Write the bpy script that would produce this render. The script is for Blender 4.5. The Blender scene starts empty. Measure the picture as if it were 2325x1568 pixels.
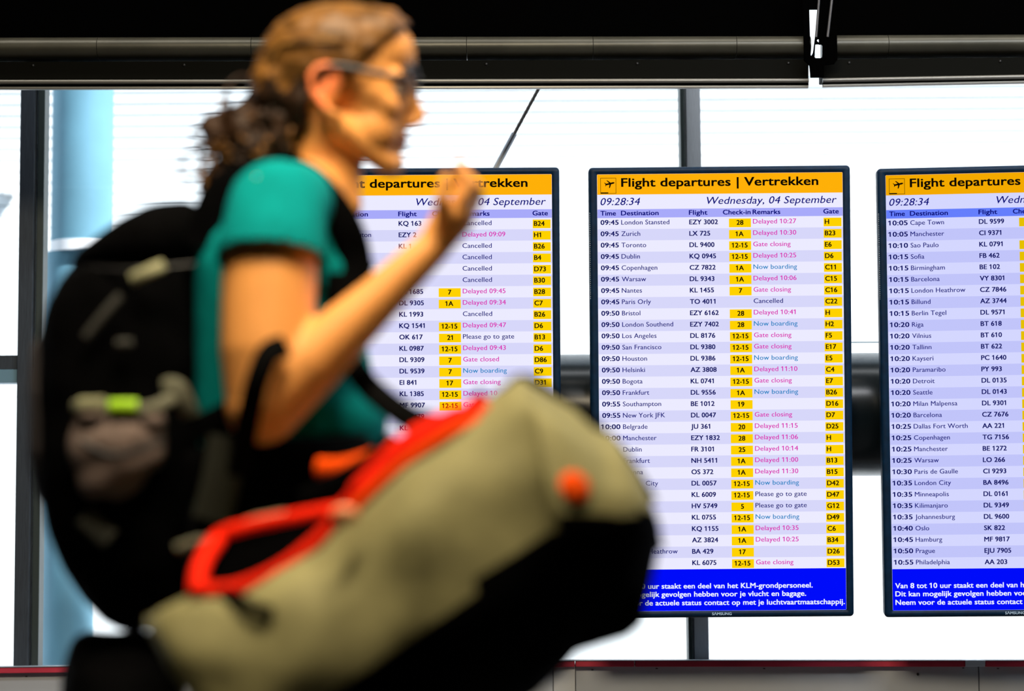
import bpy, bmesh, math, random
from math import sin, cos, tan, pi, radians as R, atan2, sqrt
from mathutils import Vector as V, Matrix, noise
random.seed(7)
sc = bpy.context.scene
C = sc.collection

# ------------------------------------------------------------------ camera
FPX = 5490.0                      # focal length in pixels of the 2325 px wide frame
PITCH, ROLL = R(6.0), 0.0078
CAM = V((0, 0, 0.87))
fw = V((0, cos(PITCH), sin(PITCH)))
r0 = V((1, 0, 0)); u0 = V((0, -sin(PITCH), cos(PITCH)))
rt = r0 * cos(ROLL) - u0 * sin(ROLL)
up = u0 * cos(ROLL) + r0 * sin(ROLL)
cam = bpy.data.cameras.new('camera'); co = bpy.data.objects.new('camera', cam); C.objects.link(co)
m4 = Matrix((rt, up, -fw)).transposed().to_4x4(); m4.translation = CAM
co.matrix_world = m4
cam.sensor_width = 36; cam.lens = FPX / 2325 * 36
cam.clip_start = 0.05; cam.clip_end = 200
cam.dof.use_dof = True; cam.dof.focus_distance = 5.58; cam.dof.aperture_fstop = 1.95
sc.camera = co
def P(px, py, Y):                 # the point at depth Y seen at a pixel of the photograph
    d = fw + rt * ((px - 1162.5) / FPX) + up * ((784 - py) / FPX)
    return CAM + d * (Y / d.y)

# ------------------------------------------------------------------ world, sun, lamps, exposure
sc.view_settings.view_transform = 'Standard'
sc.view_settings.look = 'None'
sc.view_settings.gamma = 1
sc.view_settings.use_curve_mapping = False
sc.view_settings.exposure = 0
w = bpy.data.worlds.new('sky'); sc.world = w; w.use_nodes = True
bg = w.node_tree.nodes['Background']
bg.inputs[0].default_value = (0.74, 0.88, 1.0, 1); bg.inputs[1].default_value = 2.3
def light(name, kind, loc, aim, power, col, **kw):
    d = bpy.data.lights.new(name, kind); d.energy = power; d.color = col
    for k, v in kw.items(): setattr(d, k, v)
    o = bpy.data.objects.new(name, d); C.objects.link(o); o.location = loc
    o.rotation_euler = (V(aim) - V(loc)).to_track_quat('-Z', 'Y').to_euler()
    return o
light('sun', 'SUN', (3, -3, 8), (-2.2, 0.2, 0.0), 14, (1, .98, .95), angle=R(2))
light('ceiling_lamp', 'AREA', (-0.20, 2.42, 2.8), (-0.35, 3.1, 1.1), 78, (1.0, .84, .60), shape='RECTANGLE', size=0.9, size_y=0.5)
light('post_fill_light', 'AREA', (0.6, 5.52, 2.86), (0.6, 5.85, 0.5), 26, (.93, .97, 1.0), shape='RECTANGLE', size=6.0, size_y=0.10)  # added fill light hidden behind the fascia, brightens the window posts
light('ceiling_lamp_c', 'AREA', (1.9, 3.9, 2.8), (1.7, 5.9, 0.6), 62, (.93, .96, 1.0), shape='RECTANGLE', size=3.0, size_y=0.3)  # added fill light for the posts, low wall and strip
light('ceiling_lamp_b', 'AREA', (0.6, 5.02, 2.8), (0.6, 5.6, 1.0), 24, (1.0, .93, .82), shape='RECTANGLE', size=4.5, size_y=0.22)

# ------------------------------------------------------------------ materials
MATS = {}
def srgb(c):
    return tuple(((x / 255) / 12.92 if x / 255 <= .04045 else ((x / 255 + .055) / 1.055) ** 2.4) for x in c)
def mat(name, col, rough=.6, metal=0, spec=.5, nscale=0, namt=.2, bump=0, bscale=80, stretch=None, sheen=0):
    if name in MATS: return MATS[name]
    m = bpy.data.materials.new(name); m.use_nodes = True; nt = m.node_tree; b = nt.nodes['Principled BSDF']
    b.inputs['Base Color'].default_value = (*col, 1); b.inputs['Roughness'].default_value = rough
    b.inputs['Metallic'].default_value = metal; b.inputs['Specular IOR Level'].default_value = spec
    if sheen: b.inputs['Sheen Weight'].default_value = sheen
    if nscale or bump:
        tc = nt.nodes.new('ShaderNodeTexCoord'); mp = nt.nodes.new('ShaderNodeMapping')
        nt.links.new(tc.outputs['Object'], mp.inputs[0])
        if stretch: mp.inputs['Scale'].default_value = stretch
    if nscale:
        n = nt.nodes.new('ShaderNodeTexNoise'); n.inputs['Scale'].default_value = nscale; n.inputs['Detail'].default_value = 5
        nt.links.new(mp.outputs[0], n.inputs[0])
        cr = nt.nodes.new('ShaderNodeValToRGB')
        cr.color_ramp.elements[0].position = .3; cr.color_ramp.elements[1].position = .7
        cr.color_ramp.elements[0].color = (*[c * (1 - namt) for c in col], 1)
        cr.color_ramp.elements[1].color = (*[min(1, c * (1 + namt)) for c in col], 1)
        nt.links.new(n.outputs[0], cr.inputs[0]); nt.links.new(cr.outputs[0], b.inputs['Base Color'])
    if bump:
        n2 = nt.nodes.new('ShaderNodeTexNoise'); n2.inputs['Scale'].default_value = bscale; n2.inputs['Detail'].default_value = 4
        bp = nt.nodes.new('ShaderNodeBump'); bp.inputs['Strength'].default_value = bump; bp.inputs['Distance'].default_value = .01
        nt.links.new(mp.outputs[0], n2.inputs[0]); nt.links.new(n2.outputs[0], bp.inputs['Height']); nt.links.new(bp.outputs[0], b.inputs['Normal'])
    MATS[name] = m; return m
def emit(name, rgb, k=1.0):
    if name in MATS: return MATS[name]
    m = bpy.data.materials.new(name); m.use_nodes = True; nt = m.node_tree
    for n in list(nt.nodes): nt.nodes.remove(n)
    o = nt.nodes.new('ShaderNodeOutputMaterial'); e = nt.nodes.new('ShaderNodeEmission')
    e.inputs[0].default_value = (*srgb(rgb), 1); e.inputs[1].default_value = k
    nt.links.new(e.outputs[0], o.inputs[0]); MATS[name] = m; return m
def glass(name, tint, gloss=.05):
    m = bpy.data.materials.new(name); m.use_nodes = True; nt = m.node_tree
    for n in list(nt.nodes): nt.nodes.remove(n)
    o = nt.nodes.new('ShaderNodeOutputMaterial'); mx = nt.nodes.new('ShaderNodeMixShader')
    t = nt.nodes.new('ShaderNodeBsdfTransparent'); g = nt.nodes.new('ShaderNodeBsdfGlossy')
    t.inputs[0].default_value = (*tint, 1); g.inputs['Roughness'].default_value = .02; mx.inputs[0].default_value = gloss
    nt.links.new(t.outputs[0], mx.inputs[1]); nt.links.new(g.outputs[0], mx.inputs[2]); nt.links.new(mx.outputs[0], o.inputs[0])
    MATS[name] = m; return m
SKIN = mat('skin', (.78, .33, .085), .5, spec=.3, nscale=14, namt=.08, bump=.05, bscale=220)
LIP = mat('lip_skin', (.42, .10, .05), .4)
EARSKIN = mat('ear_skin', (.80, .20, .06), .5)
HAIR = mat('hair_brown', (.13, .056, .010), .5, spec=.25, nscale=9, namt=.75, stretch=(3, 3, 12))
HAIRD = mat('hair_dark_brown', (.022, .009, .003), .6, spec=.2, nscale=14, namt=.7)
HAIRG = mat('hair_golden', (.30, .15, .03), .45, spec=.3)
TEAL = mat('teal_jersey', (.001, .225, .225), .9, spec=.06, nscale=30, namt=.08, bump=.12, bscale=60)
TROUS = mat('black_trousers', (.006, .006, .008), .9, spec=.15, bump=.2, bscale=90)
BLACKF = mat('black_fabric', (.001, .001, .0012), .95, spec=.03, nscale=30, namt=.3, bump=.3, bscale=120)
BLACKP = mat('black_plastic', (.006, .006, .008), .5)
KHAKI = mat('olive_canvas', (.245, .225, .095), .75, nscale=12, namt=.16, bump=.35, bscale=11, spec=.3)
OLIVEW = mat('olive_webbing', (.30, .30, .17), .8)
MAUVE = mat('grey_mauve_fabric', (.14, .10, .085), .85, nscale=14, namt=.25, bump=.3, bscale=25)
LIME = mat('lime_tape', (.42, .80, .01), .6)
RED = mat('red_webbing', (.98, .018, .002), .8, spec=.08, nscale=25, namt=.1)
ORANGE = mat('orange_webbing', (1.0, .09, .002), .8, spec=.08)
PULL = mat('pink_orange_pull', (1.0, .38, .16), .4)
BLACKW = mat('black_webbing', (.002, .002, .002), .9, spec=.04)
LENS = glass('spectacle_lens', (.93, .95, 1), .10)
PANE = glass('window_glass', (.97, .99, 1), .03)

# ------------------------------------------------------------------ helpers
def obj(name, me, m=None, parent=None):
    o = bpy.data.objects.new(name, me); C.objects.link(o)
    if m is not None:
        for x in (m if isinstance(m, (list, tuple)) else [m]): me.materials.append(x)
    if parent: o.parent = parent
    return o
def tag(o, label=None, cat=None, group=None, kind=None):
    for k, v in (('label', label), ('category', cat), ('group', group), ('kind', kind)):
        if v: o[k] = v
    return o
def thing(name, label, cat, loc=(0, 0, 0), group=None):
    o = bpy.data.objects.new(name, None); C.objects.link(o); o.location = loc; o.empty_display_size = .1
    return tag(o, label, cat, group)
def bake(bm, name, m, parent=None, smooth=False, world=True):
    me = bpy.data.meshes.new(name); bm.normal_update()
    if parent is not None and world:
        bpy.context.view_layer.update()
        bm.transform(parent.matrix_world.inverted())
    bm.to_mesh(me); bm.free()
    if smooth:
        for p in me.polygons: p.use_smooth = True
    return obj(name, me, m, parent)
def boxpts(bm, pts8, mi=0):
    v = [bm.verts.new(p) for p in pts8]
    fs = [(0, 3, 2, 1), (4, 5, 6, 7), (0, 1, 5, 4), (1, 2, 6, 5), (2, 3, 7, 6), (3, 0, 4, 7)]
    for f in fs: bm.faces.new([v[i] for i in f]).material_index = mi
    return v
def box(bm, x0, x1, y0, y1, z0, z1, mi=0):
    return boxpts(bm, [(x0, y0, z0), (x1, y0, z0), (x1, y1, z0), (x0, y1, z0), (x0, y0, z1), (x1, y0, z1), (x1, y1, z1), (x0, y1, z1)], mi)
def pxbar(bm, a, b, c, d, Y0, Y1, mi=0):
    """box whose near face has corners a (top left), b (top right), c (bottom right), d (bottom left) in px at depth Y0; straight back to Y1"""
    q = [P(*p, Y0) for p in (a, b, c, d)]
    back = [V((v.x, Y1, v.z)) for v in q]
    A, B, Cc, D = q; a2, b2, c2, d2 = back
    return boxpts(bm, [D, Cc, c2, d2, A, B, b2, a2], mi)
def bevel(bm, w_, seg=2):
    bmesh.ops.bevel(bm, geom=[e for e in bm.edges], offset=w_, segments=seg, affect='EDGES', profile=.5)
def frame_of(d):
    d = d.normalized(); a = V((0, 0, 1)) if abs(d.z) < .9 else V((1, 0, 0))
    x = d.cross(a).normalized(); return x, x.cross(d).normalized()
def tube(bm, pts, r, seg=8, flat=1.0, closed=False, fdir=None, mi=0, capsplit=True):
    pts = [V(p) for p in pts]; n = len(pts); rings = []
    rr = r if isinstance(r, (list, tuple)) else [r] * n
    px_ = None
    for i, p in enumerate(pts):
        if closed: d = pts[(i + 1) % n] - pts[i - 1]
        else: d = pts[min(i + 1, n - 1)] - pts[max(i - 1, 0)]
        d.normalize()
        if fdir is not None: x = V(fdir) - d * d.dot(V(fdir)); x.normalize()
        elif px_ is None: x, _ = frame_of(d)
        else: x = px_ - d * d.dot(px_); x.normalize()
        px_ = x; y = d.cross(x)
        rings.append([bm.verts.new(p + x * (cos(2 * pi * k / seg) * rr[i] * flat) + y * (sin(2 * pi * k / seg) * rr[i])) for k in range(seg)])
    for i in range(n if closed else n - 1):
        a, b = rings[i], rings[(i + 1) % n]
        for k in range(seg):
            bm.faces.new((a[k], a[(k + 1) % seg], b[(k + 1) % seg], b[k])).material_index = mi
    if not closed:
        for rg_ in (rings[0][::-1], rings[-1]):        # caps on their own vertices keep the side shading clean
            bm.faces.new([bm.verts.new(v.co) for v in rg_] if capsplit else rg_).material_index = mi
    return rings
def smoothpath(pts, k=6):
    pts = [V(p) for p in pts]; out = []
    for i in range(len(pts) - 1):
        p0 = pts[max(i - 1, 0)]; p1 = pts[i]; p2 = pts[i + 1]; p3 = pts[min(i + 2, len(pts) - 1)]
        for j in range(k):
            t = j / k
            out.append(.5 * ((2 * p1) + (p2 - p0) * t + (2 * p0 - 5 * p1 + 4 * p2 - p3) * t * t + (3 * p1 - p0 - 3 * p2 + p3) * t ** 3))
    out.append(pts[-1]); return out
def ell(bm, c, ax, ay, az, seg=20, ring=12):
    """ellipsoid from a centre and three half-axis vectors"""
    c = V(c); M = Matrix((ax, ay, az)).transposed()
    r = bmesh.ops.create_uvsphere(bm, u_segments=seg, v_segments=ring, radius=1)
    for v in r['verts']: v.co = c + M @ v.co
def cone(bm, a, b, ra, rb, seg=18):
    a, b = V(a), V(b); d = b - a; L = d.length; d.normalize(); x, y = frame_of(d)
    prof = [(-ra * cos(t), ra * sin(t)) for t in (R(6), R(25), R(45), R(65), R(90))]
    prof += [(L + rb * sin(t), rb * cos(t)) for t in (0, R(25), R(45), R(65), R(84))]
    rings = [[bm.verts.new(a + d * s + (x * cos(2 * pi * k / seg) + y * sin(2 * pi * k / seg)) * q) for k in range(seg)] for s, q in prof]
    for i in range(len(rings) - 1):
        for k in range(seg):
            bm.faces.new((rings[i][k], rings[i][(k + 1) % seg], rings[i + 1][(k + 1) % seg], rings[i + 1][k]))
    bm.faces.new(rings[0][::-1]); bm.faces.new(rings[-1])
def chain(bm, pts, rs):
    for i in range(len(pts) - 1): cone(bm, pts[i], pts[i + 1], rs[i], rs[i + 1])
def remeshed(bm, voxel, smooth=4):
    """one continuous surface from overlapping forms"""
    bmesh.ops.recalc_face_normals(bm, faces=bm.faces)
    me = bpy.data.meshes.new('tmp'); bm.to_mesh(me); bm.free()
    o = bpy.data.objects.new('tmp', me); C.objects.link(o)
    md = o.modifiers.new('r', 'REMESH'); md.mode = 'VOXEL'; md.voxel_size = voxel
    if smooth:
        ms = o.modifiers.new('s', 'SMOOTH'); ms.factor = .5; ms.iterations = smooth
    dg = bpy.context.evaluated_depsgraph_get(); dg.update()
    me2 = bpy.data.meshes.new_from_object(o.evaluated_get(dg))
    bpy.data.objects.remove(o); bpy.data.meshes.remove(me)
    b2 = bmesh.new(); b2.from_mesh(me2); bpy.data.meshes.remove(me2)
    return b2

# ================================================================== THE SETTING
BLK = mat('black_ceiling_panel', (.0005, .0005, .0005), .9, spec=0)
DARKW = mat('dark_wall_paint', (.02, .02, .022), .9)
FLOORM = mat('grey_floor', (.05, .05, .055), .45, nscale=6, namt=.15)
bm = bmesh.new(); box(bm, -4, 5, -2.5, 6.1, -.1, 0); tag(bake(bm, 'floor', FLOORM), kind='structure')
bm = bmesh.new(); box(bm, -4, 5, -2.5, 6.1, 2.9, 3.05); tag(bake(bm, 'ceiling', BLK), kind='structure')
bm = bmesh.new(); box(bm, -4.12, -4, -2.5, 6.1, 0, 2.9); tag(bake(bm, 'wall_left', DARKW), kind='structure')
bm = bmesh.new(); box(bm, 5, 5.12, -2.5, 6.1, 0, 2.9); tag(bake(bm, 'wall_right', DARKW), kind='structure')
bm = bmesh.new(); box(bm, -4.12, 5.12, -2.62, -2.5, 0, 2.9); tag(bake(bm, 'wall_back', DARKW), kind='structure')

# low wall under the window: panels, red capping strip, clip, rivets
YW = 5.9
GREYP = mat('grey_enamel_panel', (.50, .53, .58), .5, spec=.3, nscale=5, namt=.06, bump=.03, bscale=60)
GREYL = mat('light_grey_post', (.66, .68, .70), .45)
REDP = mat('dark_red_strip', (.62, .05, .09), .5, spec=.2, nscale=8, namt=.15)
DRK = mat('black_rivet', (.01, .01, .01), .5)
lowz = 0.0
base = bmesh.new(); box(base, -4, 5, 5.932, 6.1, 0, P(2325, 1500, 5.93).z)
wf = tag(bake(base, 'wall_front', mat('pale_grey_wall', (.25, .25, .26), .6)), kind='structure')
def toppy(x):   # photograph row of the capping's upper edge
    return 1514 - (x / 1300) * 15 if x < 1300 else 1499.0
def panel(x0, x1, m=GREYP, name='panel', Y=YW - .012, gap=1.2):
    bm = bmesh.new()
    a = P(x0 + gap, toppy(x0) + 11, Y); b = P(x1 - gap, toppy(x1) + 11, Y)
    box(bm, a.x, b.x, Y, 5.932, 0.02, (a.z + b.z) / 2)
    for v in bm.verts:
        if v.co.z > .1: v.co.z = a.z if abs(v.co.x - a.x) < .001 else b.z
    bevel(bm, .0012, 1); return bake(bm, name, m, wf)
xs = [-1700, -560, 480, 1256]
for i in range(3): panel(xs[i], xs[i + 1])
panel(1256, 1306, GREYL, 'post', YW - .018, .4)
panel(1306, 2222); panel(2222, 3300); panel(3300, 4400)
def strip(x0, x1):
    bm = bmesh.new(); pxbar(bm, (x0, toppy(x0)), (x1, toppy(x1)), (x1, toppy(x1) + 14), (x0, toppy(x0) + 14), YW - .03, 5.931)
    bevel(bm, .0015, 2); return bake(bm, 'red_strip', REDP, wf)
GB = mat('grey_bead', (.22, .24, .28), .5)
def bead(x0, x1):
    bm = bmesh.new(); pxbar(bm, (x0, toppy(x0) - .8), (x1, toppy(x1) - .8), (x1, toppy(x1) + .9), (x0, toppy(x0) + .9), YW - .032, 5.97); bake(bm, 'bead', GB, wf)
bead(-1500, 1300); bead(1300, 3600)
strip(-1500, 700); strip(701.5, 1305); strip(1307, 1440); strip(1442.5, 2192); strip(2238, 3600)
bm = bmesh.new(); pxbar(bm, (2192.5, 1498), (2237, 1498), (2237, 1512.5), (2192.5, 1512.5), YW - .034, 5.931); bevel(bm, .001, 1)
bake(bm, 'clip', mat('clip_grey', (.60, .64, .74), .45), wf)
for i, (x, y) in enumerate([(1345, 1520), (1491, 1517), (1735, 1517), (2187, 1516), (2266, 1517), (60, 1535), (-120, 1537)]):
    bm = bmesh.new(); p = P(x, y, YW - .013); ell(bm, p, V((.0032, 0, 0)), V((0, .002, 0)), V((0, 0, .0012)), 10, 6); bake(bm, 'rivet', DRK, wf, True)
bm = bmesh.new(); ell(bm, P(2084, 1530, YW - .013), V((.0034, 0, 0)), V((0, .002, 0)), V((0, 0, .0034)), 12, 6); bake(bm, 'rivet', DRK, wf, True)

# window: aluminium posts, transoms, panes
ALU = mat('brushed_aluminium', (.66, .70, .76), .7, metal=0, spec=.1, nscale=30, namt=.12, stretch=(40, 1, 1))
ALUD = mat('dark_aluminium', (.045, .055, .07), .6, metal=0, spec=.2, nscale=20, namt=.3, stretch=(60, 1, 1))
ALUG = mat('green_grey_gasket', (.030, .045, .045), .5)
ALUB = mat('blue_grey_transom', (.16, .30, .40), .45)
YM = 6.0
zt = 2.9; zb = P(2325, 1500, 5.93).z
def vbar(xt, xb, w_, m, name, parent, Y0=YM - .04, Y1=YM + .03, yt=200, yb=1500):
    a = P(xt, yt, Y0); b = P(xb, yb, Y0); sx = w_ * a.y / FPX
    k = (a.x - b.x) / (a.z - b.z); xtop = a.x + k * (zt - a.z); xbot = b.x + k * (zb - b.z)
    bm = bmesh.new(); boxpts(bm, [(xbot, Y0, zb), (xbot + sx, Y0, zb), (xbot + sx, Y1, zb), (xbot, Y1, zb), (xtop, Y0, zt), (xtop + sx, Y0, zt), (xtop + sx, Y1, zt), (xtop, Y1, zt)])
    bevel(bm, .0015, 2); return bake(bm, name, m, parent)
def window(name): 
    o = thing(name, None, None, (0, YM, zb)); o['kind'] = 'structure'; return o
w1, w2, w3 = window('window_1'), window('window_2'), window('window_3')
vbar(47, 30, 33, ALUD, 'post', w1); vbar(87, 70.5, 16, ALUG, 'post', w1, YM - .03)
vbar(80, 63.5, 7, mat('pale_seal', (.45, .6, .85), .4), 'seal', w1, YM - .004, YM + .02)
vbar(1543.5, 1564, 9, ALUG, 'post', w2, YM - .05); vbar(1557, 1577, 33, ALU, 'post', w2, YM - .035)
vbar(1552.5, 1573, 5, mat('gap_highlight', (.8, .85, .9), .4), 'seal', w2, YM - .02)  # white bar stands in for the bright gap beside the post
vbar(-1010, -1050, 33, ALU, 'post', w1); vbar(3090, 3130, 33, ALU, 'post', w3)
for (y0, y1, m) in ((806, 838, ALUD), (838, 868, ALUB)):
    bm = bmesh.new(); pxbar(bm, (-980, y0 + 8), (47, y0), (47, y1), (-980, y1 + 8), YM - .03, YM + .02); bevel(bm, .001, 1); bake(bm, 'transom', m, w1)
bm = bmesh.new(); pxbar(bm, (1590, 777.5), (3080, 768), (3080, 769.4), (1590, 779), YM - .02, YM + .0); bake(bm, 'glazing_bead', ALUB, w3)
def pane(xa, xb, parent):
    a = P(xa, 800, YM + .01).x; b = P(xb, 800, YM + .01).x
    bm = bmesh.new(); box(bm, a, b, YM + .006, YM + .014, zb, zt); return bake(bm, 'pane', PANE, parent)
pane(-1000, 55, w1); pane(95, 1560, w2); pane(1590, 3100, w3)

# ceiling fascia with roller housing, two lengths with a gap between
BEAM = mat('dark_olive_metal', (.048, .046, .034), .38, metal=.35, nscale=9, namt=.2, bump=.03, bscale=70)
BEAMD = mat('darker_olive_metal', (.0025, .0025, .0015), .7, spec=.05)
RAIL = mat('grey_rail', (.17, .165, .15), .35, metal=.5)
YB = 5.38
trim_no = [0]
def run(x0, x1, ys0, ys1, joints, notch=None):
    """ys: rows of fascia bottom / beam bottom / flange bottom / rail bottom at x0 and at x1"""
    trim_no[0] += 1
    root = tag(thing('trim_%d' % trim_no[0], None, None, P((x0 + x1) / 2, 100, YB)), kind='structure')
    (f0, b0, g0, r0_), (f1, b1, g1, r1_) = ys0, ys1
    def yy(a, b, x): return a + (b - a) * (x - x0) / (x1 - x0)
    bm = bmesh.new(); A = P(x0, f0, YB - .01); B = P(x1, f1, YB - .01)
    boxpts(bm, [(A.x, A.y, A.z), (B.x, B.y, B.z), (B.x, YB + .06, B.z), (A.x, YB + .06, A.z), (A.x, A.y, 2.9), (B.x, B.y, 2.9), (B.x, YB + .06, 2.9), (A.x, YB + .06, 2.9)])
    bake(bm, 'fascia_panel', BLK, root)
    js = [x0] + joints + [x1]
    for i in range(len(js) - 1):           # rounded housing in lengths
        bm = bmesh.new(); rings = []
        for x in (js[i] + .6, js[i + 1] - .6):
            t = P(x, yy(f0, f1, x) - 1, YB); b = P(x, yy(b0, b1, x), YB); h = (t.z - b.z)
            ring = [bm.verts.new((t.x, YB - .052 * sin(pi * k / 12) ** .6, t.z - h * (1 - cos(pi * k / 12)) / 2)) for k in range(13)]
            ring += [bm.verts.new((t.x, YB + .05, b.z)), bm.verts.new((t.x, YB + .05, t.z))]
            rings.append(ring)
        n = len(rings[0])
        for k in range(n): bm.faces.new((rings[0][k], rings[0][(k + 1) % n], rings[1][(k + 1) % n], rings[1][k]))
        for rg_ in (rings[0][::-1], rings[1]): bm.faces.new([bm.verts.new(v.co) for v in rg_])
        bake(bm, 'housing', BEAM, root, True)
    bm = bmesh.new(); pxbar(bm, (x0, b0), (x1, b1), (x1, g1), (x0, g0), YB - .02, YB + .05); bevel(bm, .002, 2); bake(bm, 'flange', BEAMD, root)
    ra = [x0, x1]
    def rail(xa, xb, o0, o1, rad, m):
        bm = bmesh.new(); a = P(xa, yy(g0, g1, xa) + o0, YB - .03); b = P(xb, yy(g0, g1, xb) + o1, YB - .03)
        tube(bm, [a, b], rad, 14); bake(bm, 'rail', m, root, True)
    h0, h1 = r0_ - g0, r1_ - g1
    rail(x0, x1, h0 * .22, h1 * .22, .0052, RAIL)
    bm = bmesh.new(); pxbar(bm, (x0, g0), (x1, g1), (x1, r1_ - 6), (x0, r0_ - 6), YB - .022, YB - .012); bake(bm, 'rail_back', BEAMD, root)
    bm = bmesh.new(); pxbar(bm, (x0, r0_ - 8), (x1, r1_ - 8), (x1, r1_ - 2), (x0, r0_ - 2), YB - .03, YB - .018); bevel(bm, .0015, 2); bake(bm, 'rail', RAIL, root)
    x = x0 + 60
    while x < x1 - 20:
        bm = bmesh.new(); ell(bm, P(x, yy(b0, b1, x) + 9, YB - .021), V((.0035, 0, 0)), V((0, .003, 0)), V((0, 0, .0035)), 10, 6)
        bake(bm, 'screw', DRK, root, True); x += 343
    return root
run(-1700, 1836, (94, 145, 184, 208), (88, 134, 178, 201), [-1450, -860, -280, 228, 575, 1060, 1345, 1668])
run(1868, 3700, (86, 134, 178, 199), (80, 116, 146, 165), [2010, 2480, 3000])
bm = bmesh.new(); box(bm, -4, 5, 5.98, 6.1, 2.72, 2.9); tag(bake(bm, 'wall_front_upper', DARKW), kind='structure')

# bracket in the gap: plate with openings
cu = bpy.data.curves.new('c', 'CURVE'); cu.dimensions = '2D'; cu.fill_mode = 'BOTH'
def spl(pts):
    s = cu.splines.new('POLY'); s.points.add(len(pts) - 1); s.use_cyclic_u = True
    for q, (x, y) in zip(s.points, pts): q.co = ((x - 1860) * .00098, (75 - y) * .00098, 0, 1)
spl([(1824, -60), (1900, -60), (1900, 138), (1893, 147), (1870, 150), (1868, 178), (1838, 178), (1836, 150), (1824, 138)])
spl([(1838, 20), (1857, 20), (1850, 85), (1845, 120), (1841, 128), (1839, 128)])
spl([(1852, 101), (1864, 101), (1867, 104), (1866, 131), (1862, 134), (1850, 134), (1848, 131), (1850, 104)])
spl([(1859 + 5 * cos(k * pi / 5), 93 + 4.2 * sin(k * pi / 5)) for k in range(10)])
cu.extrude = .004
to = bpy.data.objects.new('c', cu); C.objects.link(to)
dg = bpy.context.evaluated_depsgraph_get(); me = bpy.data.meshes.new_from_object(to.evaluated_get(dg)); bpy.data.objects.remove(to)
br = obj('hanger_bracket', me, BLK); br.location = P(1860, 75, YB - .062); br.rotation_euler = (R(90), 0, 0)
tag(br, 'black slotted hanger plate in the gap between the two ceiling beams', 'bracket')
bm = bmesh.new()
for (xa, ya, xb, yb, r_) in ((1861, -20, 1853, 84, .0028), (1891, -20, 1879, 84, .003)):
    tube(bm, [P(xa, ya, YB - .072), P(xb, yb, YB - .070)], r_, 10)
bake(bm, 'edge_flange', mat('edge_grey', (.035, .035, .04), .4), br, True)

# ================================================================== OUTSIDE
YF = 7.5
CLAD = mat('white_cladding', (.86, .88, .90), .6)
JOINT = mat('pale_blue_wall_behind_cladding', (.36, .46, .52), .7)
fac = thing('building_facade', 'white building outside clad in narrow horizontal slats', 'building', (0, YF, 0))
bm = bmesh.new(); box(bm, -6, 7, YF + .014, YF + .3, -.2, 4.2); bake(bm, 'backing_wall', JOINT, fac)
def zf(py): return P(400, py, YF).z
pitch = zf(300) - zf(325.3)
z = zf(643); i = 0
while z < 2.55:
    py = 643 - i * 25.3
    gap = .002 + .0065 * min(1, max(0, (620 - py) / 400))  # joints narrow downward to mimic glare washing them out
    bm = bmesh.new(); box(bm, -6, 7, YF, YF + .016, z + gap / 2, z + pitch - gap / 2)
    bevel(bm, .001, 1); bake(bm, 'cladding_slat', CLAD, fac); z += pitch; i += 1
bm = bmesh.new(); box(bm, -6, 7, YF - .002, YF + .018, z + .002, 4.2); bake(bm, 'upper_wall', CLAD, fac)
bm = bmesh.new(); box(bm, -6, 7, YF - .002, YF + .018, -.2, zf(643) - .001); bake(bm, 'washed_out_wall', CLAD, fac)  # smooth wall added where glare would hide the slats
bm = bmesh.new(); box(bm, -9, 10, 6.12, 7.49, -.25, -.2); tag(bake(bm, 'ground', mat('pale_paving', (.7, .7, .7), .8)), kind='structure')
# round column outside, with white collar
COLM = mat('blue_painted_column', (.12, .27, .36), .5, spec=.3, nscale=5, namt=.1)
colm = thing('round_column', 'light blue round column standing outside the left window', 'column', P(186, 700, 7.0) * 1.0)
colm.location.z = -.2
cx = P(186, 500, 7.0).x
def cyl(bm, x, y, r_, z0, z1, seg=48): tube(bm, [(x, y, z0), (x, y, z1)], r_, seg)
rc = 70 * 7.0 / FPX
bm = bmesh.new(); cyl(bm, cx, 7.0, rc, P(186, 552, 7.0).z, 3.6); bake(bm, 'upper_shaft', COLM, colm, True)
bm = bmesh.new(); cyl(bm, cx, 7.0, rc * 1.02, P(186, 575, 7.0).z, P(186, 551, 7.0).z); bake(bm, 'collar', mat('white_collar', (.85, .85, .88), .5), colm, True)
bm = bmesh.new(); cyl(bm, P(128, 900, 7.0).x + .04, 7.0, rc * .82, -.2, P(186, 575, 7.0).z); bake(bm, 'lower_shaft', COLM, colm, True)
for o in colm.children:
    for p in o.data.polygons:
        if len(p.vertices) > 8: p.use_smooth = False
# small white lamp seen through the far left pane
bm = bmesh.new(); pxbar(bm, (4, 420), (30, 420), (30, 441), (4, 441), 7.47, 7.499); bevel(bm, .004, 2)
tag(bake(bm, 'wall_lamp', mat('white_lamp_housing', (.9, .9, .9), .4)), 'small white box lamp on the slatted building at the far left', 'lamp')

# ================================================================== DRUM BEAM BEHIND THE MONITORS, CABLES
YD = 5.80
DRUM = mat('black_lacquered_steel', (.003, .006, .008), .26, spec=.32, nscale=7, namt=.2)
bt = thing('cross_beam', 'thick black round beam running behind the three monitors', 'beam', P(1600, 940, YD))
a = P(690, 947, YD); b = P(3200, 934, YD); b = a + (b - a) * ((4.985 - a.x) / (b.x - a.x)); rd = 140 * YD / FPX
bm = bmesh.new(); tube(bm, [a, b], rd, 64); o = bake(bm, 'tube', DRUM, bt, True)
for p in o.data.polygons:
    if len(p.vertices) > 8: p.use_smooth = False
for x, w_ in ((700, .01),):
    c = P(x, 944, YD); bm = bmesh.new(); tube(bm, [c, c + V((w_, 0, 0))], rd * 1.04, 48); bake(bm, 'end_cap', BLACKP, bt)
STEEL = mat('steel_rope', (.20, .18, .17), .4, metal=.3)
SLV = mat('steel_sleeve', (.62, .66, .72), .35, metal=.3)
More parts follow.
